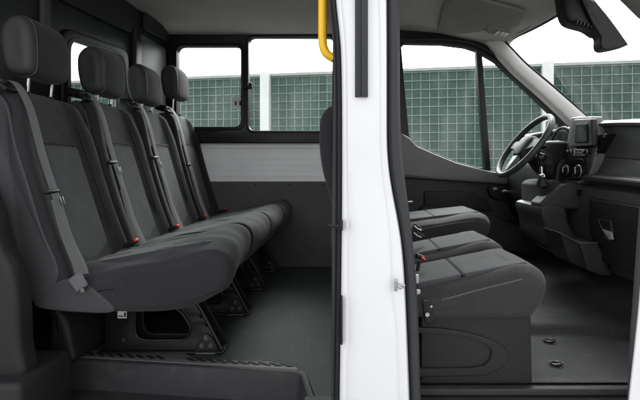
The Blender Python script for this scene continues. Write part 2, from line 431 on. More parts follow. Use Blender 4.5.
# white ribbed metal panel
bm = bmesh.new(); prof = []
z0, z1 = ZW(181.5), ZW(143)
for k in range(41):
    t = k/40; z = z0+(z1-z0)*t; y = 3.215
    for cz, wd, dp in ((.16,.03,.002),(.46,.012,.002),(.62,.012,.002),(.80,.02,.004)):
        y -= dp*math.exp(-((t-cz)/wd)**2)
    y += .02*smooth01((t-.82)/.1)
    prof.append((y, z))
r0 = [[bm.verts.new((x, y, z)) for y, z in prof] for x in (-1.42, -1.0, -.4, .36)]
for a, b in zip(r0, r0[1:]):
    for k in range(40): bm.faces.new((a[k], a[k+1], b[k+1], b[k]))
obj('inner_panel', bm, 'paint_i', van, label='white painted ribbed inner side panel', smooth=60)
h1 = rpoly([(XW(178),ZW(47)),(XW(242),ZW(47)),(XW(242),ZW(127)),(XW(178),ZW(127))], .05, 6)
h2 = rpoly([(XW(249),ZW(38)),(XW(333),ZW(37)),(XW(332),ZW(131)),(XW(249),ZW(131))], .05, 6)
sur = plate([(-1.42,ZW(143.3)),(.36,ZW(143.3)),(.36,1.05),(-1.42,1.05)], [h1, h2], at=3.18, thick=.06, bevel=.008)
wn = obj('rear_window', sur, 'frame', van, label='far side rear window with black surround')
def grow(ps, d):
    cx = sum(p[0] for p in ps)/len(ps); cz = sum(p[1] for p in ps)/len(ps)
    w = max(p[0] for p in ps)-cx; h = max(p[1] for p in ps)-cz
    return [(cx+(p[0]-cx)*(1+d/w), cz+(p[1]-cz)*(1+d/h)) for p in ps]
obj('frame', plate(grow(h1,.022), [grow(h1,-.001)], at=3.168, thick=.014, bevel=.004), 'frame', wn)
obj('frame', plate(grow(h2,.016), [grow(h2,-.001)], at=3.172, thick=.010, bevel=.003), 'frame', wn)
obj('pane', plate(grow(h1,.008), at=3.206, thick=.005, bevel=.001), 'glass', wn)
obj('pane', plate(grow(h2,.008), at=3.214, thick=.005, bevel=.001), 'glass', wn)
obj('latch', join(rbox(P(247,86,3.155), (.075,.02,.05), .012), rbox(P(247,86,3.14), (.03,.02,.03), .008)), 'black', wn)
obj('sticker', plate(Q([(232.5,97.5),(243.5,98),(243.5,108),(232.5,108)],3.2), at=3.20, thick=.001, bevel=0), 'sticker', wn)
for x in (235.0,239.4): obj('sticker_mark', plate(Q([(x,101),(x+1.6,101),(x+1.6,105.5),(x,105.5)],3.2), at=3.1985, thick=.0008, bevel=0), 'ink', wn)
# outer white skin of the far side
obj('outer_skin', plate([(-3.2,-1.0),(.36,-1.0),(.36,.15),(-3.2,.15)], at=3.30, thick=.02), 'paint', van, label='white outer skin of the far side')
obj('side_rail', plate([(-1.42,.97),(1.05,.95),(1.05,1.12),(-1.42,1.12)], at=3.245, thick=.05), 'paint', van)

# ceiling: curved headlining across the whole van
def ceil_z(x, y):
    z = 1.0 if x < .30 else 1.0 - .13*smooth01((x-.30)/.85)
    e = 3.19 - y
    z -= (.036 if x < .3 else .036-.016*smooth01((x-.3)/.1))*(1-smooth01(e/.22))
    e2 = y-1.25
    z -= .06*(1-smooth01(e2/.2))
    for c, s in ((.10,.03),(.36,.03)):          # cross bow ridges
        z -= .010*math.exp(-((x-c)/s)**2)
    if x > .95: z -= .05*smooth01((x-.95)/.18)*smooth01((3.1-y)/1.0)
    return z
bm = bmesh.new(); NX, NY = 110, 60; gr = []
for i in range(NX+1):
    x = -1.42+(1.14+1.42)*i/NX
    gr.append([bm.verts.new((x, 1.25+1.98*j/NY, ceil_z(x, 1.25+1.98*j/NY))) for j in range(NY+1)])
for i in range(NX):
    for j in range(NY): bm.faces.new((gr[i][j], gr[i+1][j], gr[i+1][j+1], gr[i][j+1]))
hl = obj('headlining', bm, 'liner', van, label='grey beige headlining', smooth=60)
obj('roof', plate([(-3.2,1.17),(1.05,1.17),(1.12,1.4),(1.12,3.0),(1.05,3.29),(-3.2,3.29)], at=1.07, thick=.03, plane='xy', bevel=.01), 'paint', van, label='white roof')
# padded overhead shelf moulding in the cab, visors and lamp
sh = pillow(rpoly([(.98,2.30),(1.02,3.02),(.74,2.98),(.70,2.36)], .08, 6), .80, .895, .02, 2, 5, plane='xy', deform=lambda x,y,z: (x, y, z + (.05 if z<.85 else 0)*(x<.9)))
cv = pillow(rpoly([(.60,2.42),(.72,2.40),(1.04,2.62),(1.00,3.00),(.62,3.05),(.52,2.9)], .06, 6), .895, .965, .02, 2, 5, plane='xy')
sh.free(); cv.free()
vz = obj('sun_visor', pillow(rpoly([(.55,2.50),(.70,2.36),(.98,2.40),(1.02,2.62),(.74,2.98),(.60,2.98)], .05, 6), -.011, .011, .008, 2, 4, plane='xy',
     deform=lambda x,y,z: (x, y, z + ceil_z(x,y) - .02)), 'liner_d', van, label='driver side sun visor folded up')
lc = P(499, 20, 2.74)
lm = obj('reading_lamp', pillow(rpoly([(lc.x-.09,lc.y-.05),(lc.x+.07,lc.y-.05),(lc.x+.07,lc.y+.06),(lc.x-.07,lc.y+.06)], .03, 6), -.012, .012, .008, 2, 4, plane='xy', deform=lambda x,y,z:(x,y,z+ceil_z(x,y)-.030)), 'liner_d', van)
obj('lens', join(*[rbox((lc.x+dx, lc.y+.005, ceil_z(lc.x+dx, lc.y)-.048), (.022,.06,.008), .003, Ry(8)) for dx in (-.01,.02,.045)]), 'lens', lm)
# near passenger visor tipped down towards the windscreen
vis = [(1.02,1.32),(1.02,1.735)]
obj('sun_visor', pillow(rpoly([(1.30,-.16),(1.73,-.16),(1.73,.02),(1.30,.02)],.02,5), -.010, .010, .008, 2, 4, plane='yz',
     deform=lambda x,y,z: (1.02+.155*(-z/.16)+x*.6, y, .735+z*.95+x*.8)), 'liner_d', van, label='passenger side sun visor tipped down')

# bulkhead behind the rear seats
XB = -1.36
wh = rpoly([(2.05,.10),(2.57,.10),(2.57,.655),(2.05,.615)], .07, 7)
bk = obj('bulkhead', plate([(1.20,-.757),(3.20,-.757),(3.20,1.02),(1.20,1.02)], [wh], at=XB-.04, thick=.04, plane='yz', bevel=.004), 'bulk', van, label='charcoal moulded bulkhead behind the rear seats')
obj('window_frame', plate(grow(wh,.040), [grow(wh,.000)], at=XB+.001, thick=.018, plane='yz', bevel=.007), 'black', bk)
obj('seal', plate(grow(wh,.004), [grow(wh,-.012)], at=XB-.02, thick=.045, plane='yz', bevel=.004), 'trim_l', bk)
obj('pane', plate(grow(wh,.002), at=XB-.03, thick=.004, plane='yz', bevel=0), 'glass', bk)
obj('ridge', join(plate([(2.66,-.7),(2.74,-.7),(2.74,.80),(2.66,.86)], at=XB+.001, thick=.035, plane='yz', bevel=.012),
     plate(rpoly([(1.95,.76),(2.62,.80),(2.66,.86),(2.60,.90),(1.95,.90)],.02), at=XB+.001, thick=.03, plane='yz', bevel=.012)), 'bulk', bk)
obj('strip', plate([(1.875,.5),(1.925,.5),(1.925,1.0),(1.875,1.0)], at=XB+.002, thick=.022, plane='yz', bevel=.006), 'trim_l', bk)
obj('end_shelf', join(plate(rpoly([(2.80,.88),(3.17,.90),(3.17,1.0),(2.80,1.0)],.02), at=XB+.001, thick=.03, plane='yz', bevel=.012)), 'bulk', bk)
M['moulding'] = mat('satin moulding painted window-lit', (.11,.117,.117), .4, .3, 500, .05)  # paler than the bulkhead: light from the side window painted in
obj('moulding', plate(rpoly([(2.755,.02),(3.15,.02),(3.15,.85),(2.755,.85)],.05), at=XB+.001, thick=.014, plane='yz', bevel=.006), 'moulding', bk)

# near rear pillar trim (lower left) and wheel box
obj('rear_pillar_trim', plate(cat(Q([(-70,150),(-20,182),(2,208),(9,240),(22,266),(28,295),(30,340),(32,376),(-20,378),(-70,378)],1.38),4), at=1.33, thick=.08, bevel=.022, bres=5), 'trim_b', van)
obj('pillar_base', join(rbox(P(-22,420,1.30)+Vector((0,.1,0)), (.29,.25,.24), .02)), 'trim_b', van)
obj('wheel_box', pillow(cat(Q([(54,362),(54,305),(62,309),(70,322),(75,345),(76,360)],1.62),5), 1.60, 1.95, .02, 4), 'trim_b', van)

# near side: white door pillar between the two openings
L = [(-120,334),(-40,334.5),(0,335.5),(22,338.5),(45,341),(100,342),(200,342),(300,341),(400,339.5),(470,339),(560,338)]
R = [(-120,387),(-40,388),(0,388),(22,388),(45,388),(100,388),(150,388),(180,391),(200,395),(220,399),(240,402.5),(260,404.6),(300,407),(350,409),(400,411),(470,413),(560,414)]
S = [(-120,399),(0,400),(100,400),(150,401.5),(180,405),(200,408),(240,413),(300,418),(400,421),(470,423),(560,425)]
def itp(tab, y): return sum(itl(tab, y+o)*wt for o, wt in ((-24,.1),(-12,.2),(0,.4),(12,.2),(24,.1)))
def itl(tab, y):
    for (a, b), (c, d) in zip(tab, tab[1:]):
        if y <= c: return b+(d-b)*((y-a)/(c-a)) if y >= a else b
    return tab[-1][1]
D0 = 1.20
bm = bmesh.new(); rows = []
prof = [(-.005,.16),(-.004,.03),(.0,.014),(.02,.006),(.05,.002),(.09,.0),(.10,.0035),(.115,.0035),(.13,0),(.3,-.004),(.5,-.006),(.68,-.004),(.80,.0),(.83,.004),(.85,.012),(.90,.014),(.97,.017),(1.0,.03),(1.005,.16)]
for k in range(140):
    py = -120+680*k/139; l = itp(L, py); r = itp(R, py)
    cur = .05*smooth01((60-py)/260)        # tumblehome of the body side
    row = []
    for i, (t, o) in enumerate(prof):
        tt = t
        if py > 150 and .8 <= t <= .86: tt = t - .05*smooth01((py-180)/120)*(1-smooth01((py-290)/50))
        D = D0; row.append(bm.verts.new(((l+(r-l)*tt-VX)*D/F, D+o+cur, (VY-py)*D/F)))
    rows.append(row)
for a, b in zip(rows, rows[1:]):
    for i in range(len(prof)-1): bm.faces.new((a[i], a[i+1], b[i+1], b[i]))
pl = obj('door_pillar', bm, 'paint', van, label='glossy white pillar between the side and front doors', smooth=50)
# channel strip on pillar
ch = [(355,-110),(368,-110),(368,97),(355,97)]
obj('channel', join(plate(Q([(355,-110),(368,-110),(368,97),(355,97)],1.19), at=1.187+.0, thick=.012, bevel=.003)), 'rubber', pl)
obj('channel_lip', plate(Q([(361.5,-110),(367.6,-110),(367.6,96.5),(361.5,96.5)],1.18), at=1.176, thick=.010, bevel=.002), 'rubber', pl)
# seals: rubber edge to the right, trim to the left
def strip(tabL, tabR, D, th, oR=0, y0=-120, y1=560, n=120, bulge=.0):
    bm = bmesh.new(); rows = []
    for k in range(n):
        py = y0+(y1-y0)*k/(n-1); l = itp(tabL, py) if not callable(tabL) else tabL(py); r = itp(tabR, py) if not callable(tabR) else tabR(py)
        cur = .05*smooth01((60-py)/260)
        row = []
        for t, o in ((0,th),(0,.006),(.06,.0),(.25,-bulge),(.5,-bulge*1.2),(.75,-bulge),(.94,.0),(1,.006),(1,th)):
            row.append(bm.verts.new(((l+(r-l)*t-VX)*D/F, D+o+cur, (VY-py)*D/F)))
        rows.append(row)
    for a, b in zip(rows, rows[1:]):
        for i in range(8): bm.faces.new((a[i], a[i+1], b[i+1], b[i]))
    bm.faces.new(rows[0]); bm.faces.new(rows[-1])
    return bm
obj('seal', strip(lambda y: itp(R,y)+.2, S, 1.235, .20, bulge=.010), 'rubber', pl, label='dark rubber seal of the front door opening')
obj('seal', strip(lambda y: itp(L,y)-5.5, lambda y: itp(L,y)+.3, 1.225, .10, bulge=.006), 'rubber_d', pl, label='dark rubber seal of the side door opening')
tl = [(-120,326),(0,328.5),(30,332),(60,333.5),(200,331.8),(400,331.3),(560,331)]
obj('inner_trim', strip(tl, lambda y: itp(L,y)-4.8, 1.24, .14, bulge=.003), 'rubber', pl)
# striker, latch hook, slot
stx = P(398,285,1.195)
sk = obj('striker', join(rbox((stx.x-.006, stx.y, stx.z), (.010,.008,.034), .003), tube([(stx.x-.006,stx.y-.002,stx.z+.006),(stx.x+.004,stx.y-.020,stx.z+.006),(stx.x+.016,stx.y-.018,stx.z+.003)], .0035, 8, sm=4),
      tube([(stx.x-.006,stx.y-.002,stx.z-.004),(stx.x+.004,stx.y-.018,stx.z-.004),(stx.x+.016,stx.y-.018,stx.z+.003)], .003, 8, sm=4)), 'steel', pl)
hk = P(340,225,1.19)
obj('latch_hook', join(rbox(hk+Vector((.004,0,0)), (.008,.02,.030), .003), rbox(hk+Vector((-.014,-.005,-.002)), (.034,.012,.008), .003), ball(hk+Vector((-.028,-.005,-.002)), .006)), 'black', pl)
obj('bumper_slot', rbox(P(341.5,320,1.195), (.006,.014,.135), .003), 'black', pl)
# rocker panel, cant rail and roof side of the near side
obj('rocker_panel', join(plate([(-3.2,-1.10),(2.1,-1.10),(2.1,-.90),(-3.2,-.90)], at=1.15, thick=.10, bevel=.03)), 'paint', van)
obj('cant_rail', plate([(-3.2,.88),(.9,.88),(1.15,.78),(1.2,1.10),(-3.2,1.14)], at=1.20, thick=.07, bevel=.02), 'paint', van)
obj('rear_quarter', plate([(-3.2,-.95),(-1.42,-.95),(-1.42,.90),(-3.2,.90)], at=1.18, thick=.05, bevel=.02), 'paint', van)
# yellow handrail bolted to the pillar
D = 1.31
path = [P(322.5,-60,D), P(322.5,-20,D), P(322.5,20,D), P(322.5,38,D), P(323.5,47,D), P(327,54,D), P(334,58.5,D)]
gh = tag(obj('grab_handle', tube(path, .0135, 16, sm=6), 'yellow'), 'bright yellow curved grab handle beside the white door pillar', 'grab handle')

# lower right: white front body edge with its grey seal
e = [(648,100),(644,160),(641.5,190),(637.5,240),(634,290),(630.5,340),(627.5,400),(625,460),(624,520)]
we = [(654,100),(650,160),(647,190),(643,240),(639,300),(634,350),(628.5,400),(624,460),(622,520)]
ed = plate(cat(Q(we,1.22),3,False)+Q([(980,520),(968,100),(930,88),(700,88)],1.22), at=1.215, thick=.008, bevel=.003, bres=4)
bp = obj('front_body_edge', ed, 'paint', van, label='white body edge at the front of the front doorway')
obj('seal', strip([(y,x+2) for x,y in e], [(y,x+7.5) for x,y in e], 1.232, .012, y0=100, y1=520, bulge=.005), 'trim_l', bp)

obj('windscreen_pillar', tube([(1.78,1.25,.18),(1.62,1.255,.36),(1.40,1.265,.60),(1.14,1.28,.84),(1.0,1.29,.92)], .05, 12, sm=4), 'paint', van, label='white near side windscreen pillar')
# ---- windscreen, far A pillar, header
TL = [P(512,37,2.98), P(530,27.5,2.62), P(548,16.5,2.36), P(576,-1,2.13)]
def wtop(y):  return Vector((1.125+.06*(1-((y-2.17)/.9)**2)*.9, y, .835 + .045*((y-2.17)/.85)**2*(1 if y>2.17 else .5)))
def wbot(y):  return Vector((1.68-.05*((y-2.17)/.9)**2, y, .195+.015*(y-2.17)))
bm = bmesh.new(); rr = []
for i in range(25):
    y = 1.32+1.62*i/24; a = wtop(y); b = wbot(y)
    rr.append([bm.verts.new(a.lerp(b, j/12)+Vector((.05*math.sin(math.pi*j/12),0,.03*math.sin(math.pi*j/12)))) for j in range(13)])
for a, b in zip(rr, rr[1:]):
    for j in range(12): bm.faces.new((a[j], a[j+1], b[j+1], b[j]))
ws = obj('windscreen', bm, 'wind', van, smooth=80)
obj('edge_seal', join(tube([wtop(1.32+1.62*i/16)+Vector((-.012,0,.004)) for i in range(17)], .012, 8)), 'rubber_d', ws)
# headliner front edge fills between ceiling sheet and glass
obj('header', tube([wtop(1.3+1.68*i/16)+Vector((-.05,0,.045)) for i in range(17)], .045, 14), 'liner_d', van)
# A pillar trim (light grey), lofted
cen = [(486,36),(497,44),(508,55),(522,69.5),(548,92),(571,113),(590,131),(606,146)]
hw  = [7,7.6,7.8,7.8,8.2,9.0,9.8,10.3]
Ds  = [3.08,3.02,2.98,2.965,2.95,2.93,2.91,2.9]
cc = cat([(x,y,w,d) for (x,y),w,d in zip(cen,hw,Ds)], 6, False)
bm = bmesh.new(); rows = []
for i, (x, y, w, d) in enumerate(cc):
    a = cc[max(i-1,0)]; b = cc[min(i+1,len(cc)-1)]; tx, ty = b[0]-a[0], b[1]-a[1]; ln = math.hypot(tx,ty); nx, ny = ty/ln, -tx/ln   # to upper right
    row = []
    for t, o in ((-.72,.08),(-.72,.018),(-.66,.006),(-.5,.0),(-.2,-.004),(.3,-.005),(.7,.001),(.92,.012),(1,.03),(1,.09)):
        dd = d+o; p = P(x+nx*w*t, y+ny*w*t, d); row.append(bm.verts.new((p.x, p.y+o, p.z)))
    rows.append(row)
for a, b in zip(rows, rows[1:]):
    for k in range(9): bm.faces.new((a[k],a[k+1],b[k+1],b[k]))
ap = obj('windscreen_pillar', bm, 'apil', van, label='light grey far windscreen pillar trim', smooth=60)
sp_ = []
for i, (x, y, w, d) in enumerate(cc):
    a = cc[max(i-1,0)]; b = cc[min(i+1,len(cc)-1)]; tx, ty = b[0]-a[0], b[1]-a[1]; ln = math.hypot(tx,ty)
    if i >= 8: sp_.append(P(x+ty/ln*(w+.6), y-tx/ln*(w+.6), d)+Vector((0,.02,0)))
obj('seal', tube(sp_, .009, 8), 'rubber_d', ap)
obj('tweeter_grille', ball(P(580,121,2.6), .035, (1,.6,.8)), 'apil', ap)

# ================================================================== FAR FRONT DOOR
DD = 3.10
dr_ = thing('driver_door', 'closed dark trimmed driver door on the far side of the cab', 'door', (.8, DD, CAB))
w1 = [(401,47),(404,44.3),(440,44.7),(465,47.8),(475.5,51.2),(484,168.4),(480,168),(456,161.5),(435,153),(417,145.3),(409,137)]
w2 = [(481.5,54.3),(495,62.3),(507,73.5),(519,84.5),(538,102),(551,115),(560,125),(563,135),(558,152),(548,168),(530,172),(490,170)]
fo = [(389,30),(440,34),(468,38),(486,46),(503,59),(520,74),(548,99),(566,117),(580,134),(582,180),(389,180)]
obj('window_frame', plate(Q(fo,DD), [Q(w1,DD), Q(w2,DD)], at=DD-.02, thick=.06, bevel=.006), 'frame', dr_)
def gp(w): return plate(grow(Q(w,DD),.006), at=DD+.02, thick=.004, bevel=0)
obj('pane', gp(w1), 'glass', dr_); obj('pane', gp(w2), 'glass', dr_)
fi = cat(Q([(398,41),(440,40.5),(468,43.5),(488,53),(505,66),(520,79),(545,103),(562,120)],DD),4,False)
obj('window_seal', tube([(x, DD-.028, z) for x, z in fi], .010, 8), 'rubber_d', dr_)
# upper trim with the bright rounded shoulder
up = [(385,128),(404,134.5),(410,138.5),(417,146),(435,154),(456,162.5),(480,169),(492,171.5),(520,174),(600,178),(600,190),(500,184),(440,180),(385,176)]
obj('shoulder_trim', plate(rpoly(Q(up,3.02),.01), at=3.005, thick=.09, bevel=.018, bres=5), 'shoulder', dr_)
lo = [(385,172),(440,176),(500,180),(600,186),(600,345),(385,345)]
obj('door_panel', plate(Q(lo,3.06), at=3.045, thick=.08, bevel=.01), 'trim', dr_)
arm = [(385,190),(425,191),(474,192.5),(486,198),(496,211),(512,220),(600,226),(600,238),(505,232),(470,214),(440,206),(385,202)]
obj('armrest', plate(rpoly(Q([(420,206),(470,208),(492,216),(520,224),(600,228),(600,262),(500,252),(420,240)],2.98),.03), at=2.955, thick=.10, bevel=.03, bres=5), 'trim', dr_)
obj('map_recess', plate(rpoly(Q([(424,191),(474,192),(486,200),(494,211),(470,211),(424,207)],3.03),.02), at=3.028, thick=.03, bevel=.008), 'trim_b', dr_)
obj('pocket', plate(rpoly(Q([(405,245),(500,255),(590,262),(590,330),(405,330)],2.98),.03), at=2.96, thick=.09, bevel=.02), 'trim_b', dr_)
hd = obj('handle_cup', plate(rpoly(Q([(487,186),(522,187),(524,198),(512,202),(490,198)],3.02),.03,6), at=3.000, thick=.05, bevel=.008), 'black', dr_)
obj('handle', rbox(P(508,191,2.99), (.085,.012,.022), .006, Ry(-6)), 'chrome', hd)
obj('lock_knob', rbox(P(495,189,2.99), (.03,.012,.02), .006), 'silver', hd)
obj('belt_anchor', join(rbox(P(409,201.8,2.7), (.045,.01,.008), .003)), 'steel', dr_)
# outside mirror, mounted on the far door
mo = obj('door_mirror', pillow(rpoly(Q([(553.5,118),(560,119),(563,126),(563,150),(552,150)],3.45),.02), 3.36, 3.60, .02, 4), 'trim_l', dr_, label='outside mirror beyond the driver window')

# ================================================================== REAR SEATS
SEATD = [1.68, 2.12, 2.56, 3.00]
YC = SEATD[0]; HWD = .218
def rear_seat(edge=0.0):      # edge: the outermost seat's cushion rolls down softly on its free side
    t = thing('bench_seat', '', 'seat', (-.8, YC, FLOOR), 'row of four dark rear seats')
    # backrest
    def back_def(x, y, z):
        u = (y-YC)/HWD
        s = smooth01((z+.36)/.62)
        # shoulder taper near the top
        w = 1 - .16*smooth01((z-.05)/.22)
        y2 = YC+(y-YC)*w
        # front face: raised side bolsters; back stays
        ang = (x - (-1.24 + (.22-z)*.30))
        fr = smooth01((ang+.02)/.06)
        x2 = x + fr*(.024*smooth01((abs(u)-.55)/.25) - .012*math.cos(min(1,abs(u))*math.pi/2))
        # crown of the top
        z2 = z - .028*abs(u)**3*smooth01((z-.1)/.15)
        return (x2, y2, z2)
    bo = cat([(-1.085,-.470),(-1.105,-.44),(-1.165,-.22),(-1.235,.02),(-1.285,.20),(-1.275,.250),(-1.240,.278),(-1.195,.262),(-1.165,.20),(-1.110,.0),(-1.05,-.19),(-.985,-.36),(-.97,-.42),(-1.01,-.46)], 6)
    bk = obj('backrest', pillow(bo, YC-HWD, YC+HWD, .030, 22, 7, deform=back_def), 'fabric', t)
    # side panel of the backrest, near flank, light on it painted as paler grey
    sp = cat([(-1.080,-.462),(-1.155,-.22),(-1.225,.02),(-1.275,.20),(-1.262,.242),(-1.235,.258),(-1.205,.235),(-1.172,.18),(-1.102,-.03),(-1.044,-.22),(-.988,-.375)],5)
    def side_def(x,y,z):
        w = 1 - .16*smooth01((z-.05)/.22); return (x, YC+(y-YC)*w, z)
    obj('side_panel', pillow(sp, YC-HWD-.006, YC-HWD+.03, .006, 3, 4, deform=side_def), 'side', bk)
    sm_ = [(-.988,-.380),(-1.044,-.22),(-1.102,-.03),(-1.172,.18),(-1.205,.235)]
    def sdp(x, z, o): 
        w = 1-.16*smooth01((z-.05)/.22); return (x, YC-(HWD+o)*w, z)
    obj('seam', join(tube([sdp(x,z,-.004) for x,z in sm_], .0035, 6, sm=6), tube([sdp(-.998,-.375,-.004), sdp(-1.075,-.462,-.004)], .0035, 6)), 'seam', bk)
    # insert panels: lower (lighter) and upper
    def ins(z0, z1, w0, w1, r):
        def f(x, y, z):        # x local thickness, y, z
            u = (y-YC)/HWD
            xf = -1.110 - z*.278 if True else 0
            xf = {0:0}.get(1, -1.108 + (-z)*.30)
            return (xf + x + .004 - .012*math.cos(min(1,abs(u))*math.pi/2), y, z)
        return pillow(rpoly([(YC-w0,z0),(YC+w0,z0),(YC+w1,z1),(YC-w1,z1)], .02, 5), -.02, .008, r, 3, 5, plane='yz', deform=f)
    obj('insert', ins(-.37, .075, .115, .100, .008), 'insert', bk)
    obj('seam', tube([(-1.108-.078*.30+.006, YC+.10*k/6, .080) for k in range(-6,7)], .003, 6), 'seam', bk)
    # side bolster seams
    for s in (-1, 1):
        obj('seam', tube([(-1.108-z*.30+.012, YC+s*(.150-.03*smooth01((z+.3)/.6)), z) for z in [-.36+.52*k/10 for k in range(11)]], .0028, 6), 'seam', bk)
    # headrest
    ho = cat([(-1.245,.338),(-1.262,.40),(-1.268,.48),(-1.258,.525),(-1.225,.554),(-1.188,.542),(-1.164,.50),(-1.156,.43),(-1.158,.36),(-1.172,.333),(-1.21,.324)], 6)
    def hdef(x, y, z):
        u = (y-YC)/.125
        zz = .45+(z-.45)*(1-.10*abs(u)**3)
        return (x + .006*(1-u*u)-.003, YC+(y-YC)*(1-.03*smooth01((.42-z)/.1)-.05*smooth01((z-.46)/.09)), zz)
    hr = obj('headrest', pillow(ho, YC-.122, YC+.120, .040, 10, 8, deform=hdef), 'fabric_h', t)
    hs_ = [(-1.217+(x+1.217)*1.02, .44+(z-.44)*1.012) for x, z in ho]
    obj('side_panel', pillow(hs_, YC-.130, YC-.078, .024, 3, 8, deform=hdef), 'side', hr)
    obj('piping', tube([hdef(x, YC-.092, z) for x, z in hs_][::2], .0022, 6, True), 'piping', hr)
    for s in (-1, 1):
        y = YC+s*.063
        obj('headrest_post', cyl((-1.216,y,.25),(-1.205,y,.36),.0065), 'chrome', hr)
        obj('post_sleeve', cyl((-1.218,y,.262),(-1.217,y,.276),.013), 'black', bk)
    # cushion
    co = cat([(-1.045,-.470),(-1.045,-.420),(-.990,-.366),(-.90,-.345),(-.78,-.325),(-.64,-.292),(-.54,-.268),(-.478,-.268),(-.438,-.292),(-.428,-.34),(-.450,-.405),(-.52,-.468),(-.62,-.502),(-.78,-.508),(-.95,-.500)], 6)
    def cdef(x, y, z):
        u = (y-YC)/HWD
        top = smooth01((z+.42)/.08)
        z2 = z + top*(.006*smooth01((abs(u)-.4)/.3)*smooth01((x+1.0)/.2) - .004*(1-u*u))
        z2 += top*.006*math.sin(x*23+y*17)*math.sin(y*31)      # soft wrinkles
        nr_ = smooth01((-u-.35)/.65)
        z2 -= edge*nr_*smooth01((z+.47)/.12)
        x2 = x - .004*abs(u)**4*smooth01((x+.6)/.1) + edge*.7*smooth01((x+.75)/.3)*smooth01((-u+.4)/1.2)
        return (x2, y, z2)
    cu = obj('cushion', pillow(co, YC-HWD, YC+HWD+.001, .036 if edge else .015, 24, 8, deform=cdef), 'fabric', t)
    ci = [(-.95,-.33),(-.78,-.325),(-.64,-.292),(-.54,-.272),(-.49,-.276)]
    bm = pillow(rpoly([(-.95,YC-.11),(-.50,YC-.135),(-.50,YC+.135),(-.95,YC+.11)],.03,6), -.02, .006, .006, 3, 5, plane='xy',
        deform=lambda x,y,z: (x, y, z + (-.345+ (x+.9)*.20 if x<-.64 else -.293+.020*smooth01((x+.64)/.12)) -.008 ))
    obj('insert', bm, 'insert', cu)
    obj('valance', pillow(cat([(-1.072,-.478),(-1.0,-.40),(-.93,-.39),(-.86,-.43),(-.80,-.495),(-.9,-.502)],5), YC-HWD-.004, YC-HWD+.02, .006, 2, 4), 'side', cu)
    # bracket leg
    lg = [(-.985,-.48),(-.72,-.48),(-.655,-.50),(-.60,-.58),(-.515,-.735),(-.515,-.753),(-.985,-.753)]
    ho_ = rpoly([(-.865,-.57),(-.69,-.57),(-.635,-.66),(-.66,-.705),(-.865,-.705)], .05, 7)
    yl = YC+.05
    hs = [rpoly([(x-.006,z-.006),(x+.006,z-.006),(x+.006,z+.006),(x-.006,z+.006)],.006,3) for x,z in ((-.60,-.61),(-.575,-.645))]
    leg = obj('leg', join(plate(rpoly(lg,.01), [ho_]+hs, at=yl, thick=.006, bevel=.002),
        plate(rpoly(lg,.01), [ho_], at=yl+.07, thick=.006, bevel=.002)), 'frame', t)
    obj('hole_lip', tube([(x, yl-.001, z) for x,z in ho_], .005, 8, True), 'frame', leg)
    obj('flange', join(tube([(-.655,yl,-.50),(-.60,yl,-.58),(-.515,yl,-.74)], .008, 8), rbox((-.755,yl+.03,-.748),(.50,.10,.010),.003)), 'frame', leg)
    obj('foot_bracket', plate(rpoly([(-.625,-.748),(-.525,-.748),(-.545,-.70),(-.575,-.672),(-.595,-.70)],.012), at=yl-.010, thick=.009, bevel=.003), 'frame', leg)
    for x, z in ((-.575,-.69),(-.592,-.722),(-.556,-.722)):
        obj('bolt', join(cyl((x,yl-.012,z),(x,yl-.019,z),.0075,6), cyl((x,yl-.009,z),(x,yl-.013,z),.0105,14)), 'bolt', leg)
    obj('bolt', cyl((-.905,yl,-.700),(-.905,yl-.012,-.700),.009,8), 'bolt', leg)
    obj('foot_pad', rbox((-.575,yl-.012,-.7505),(.08,.02,.006),.002), 'bolt', leg)
    obj('rail', rbox((-.78,yl+.035,-.487),(.5,.10,.03),.006), 'frame', leg)
    # shoulder guide + belt
    gd = obj('belt_guide', join(rbox((-1.235,YC-.160,.290),(.080,.085,.040),.014,Ry(12)), rbox((-1.20,YC-.178,.274),(.05,.06,.018),.006,Ry(40))), 'black', t)
    yb = YC-.180
    bl = obj('seat_belt', ribbon([(-1.235,yb+.022,.300),(-1.180,yb+.020,.288),(-1.128,yb+.016,.20),(-1.074,yb+.004,.03),(-1.016,yb-.004,-.13),(-.972,yb-.012,-.25),(-.928,yb-.014,-.34),(-.912,yb-.02,-.375)], (0.12,1,.05), .034, .0020), 'belt', t)
    obj('belt_fold', ribbon([(-1.018,yb-.016,-.12),(-.980,yb-.028,-.23),(-.935,yb-.036,-.33),(-.912,yb-.046,-.385)], (0.3,1,.05), .028, .0018), 'belt', bl)
    obj('tongue', join(rbox((-1.034,yb-.010,-.092),(.018,.070,.016),.006,Ry(-18)), ), 'black', bl)
    obj('tongue_blade', join(*[rbox((-1.010,yb+.010+o,-.125),(.0025,.005,.030),.001,Ry(-20)) for o in (-.007,.007)]), 'bolt', bl)
    obj('anchor', join(rbox((-.915,yb-.052,-.395),(.045,.016,.055),.012,Ry(-35)), ), 'belt', bl)
    obj('anchor_bolt', join(cyl((-.893,yb-.056,-.418),(-.893,yb-.066,-.418),.008,8)), 'bolt', bl)
    # buckle
    bx = rbox((-.935,YC+.155,-.335),(.050,.030,.022),.007,Ry(-25))
    bu = obj('buckle', bx, 'black', t)
    obj('release_button', rbox((-.917,YC+.155,-.322),(.022,.024,.012),.003,Ry(-25)), 'red', bu)
    obj('logo_tag', plate([(-.985,-.352),(-.975,-.352),(-.975,-.340),(-.985,-.340)], at=YC-.11, thick=.004), 'silver', bk) if False else None
    return t
def copy_tree(o, parent=None):
    kids = list(o.children)
    c = o.copy(); COL.objects.link(c); c.parent = parent
    for k in kids: copy_tree(k, c)
    return c
s0 = rear_seat(.040); s1 = rear_seat()
labs = ['charcoal rear seat closest to the open side door step, its whole flank in view',
        'second rear seat from the side door, its headrest before the bulkhead window',
        'third charcoal rear seat from the side door, next to the window side seat',
        'rear seat nearest the far side window, its headrest raised highest on bare posts']
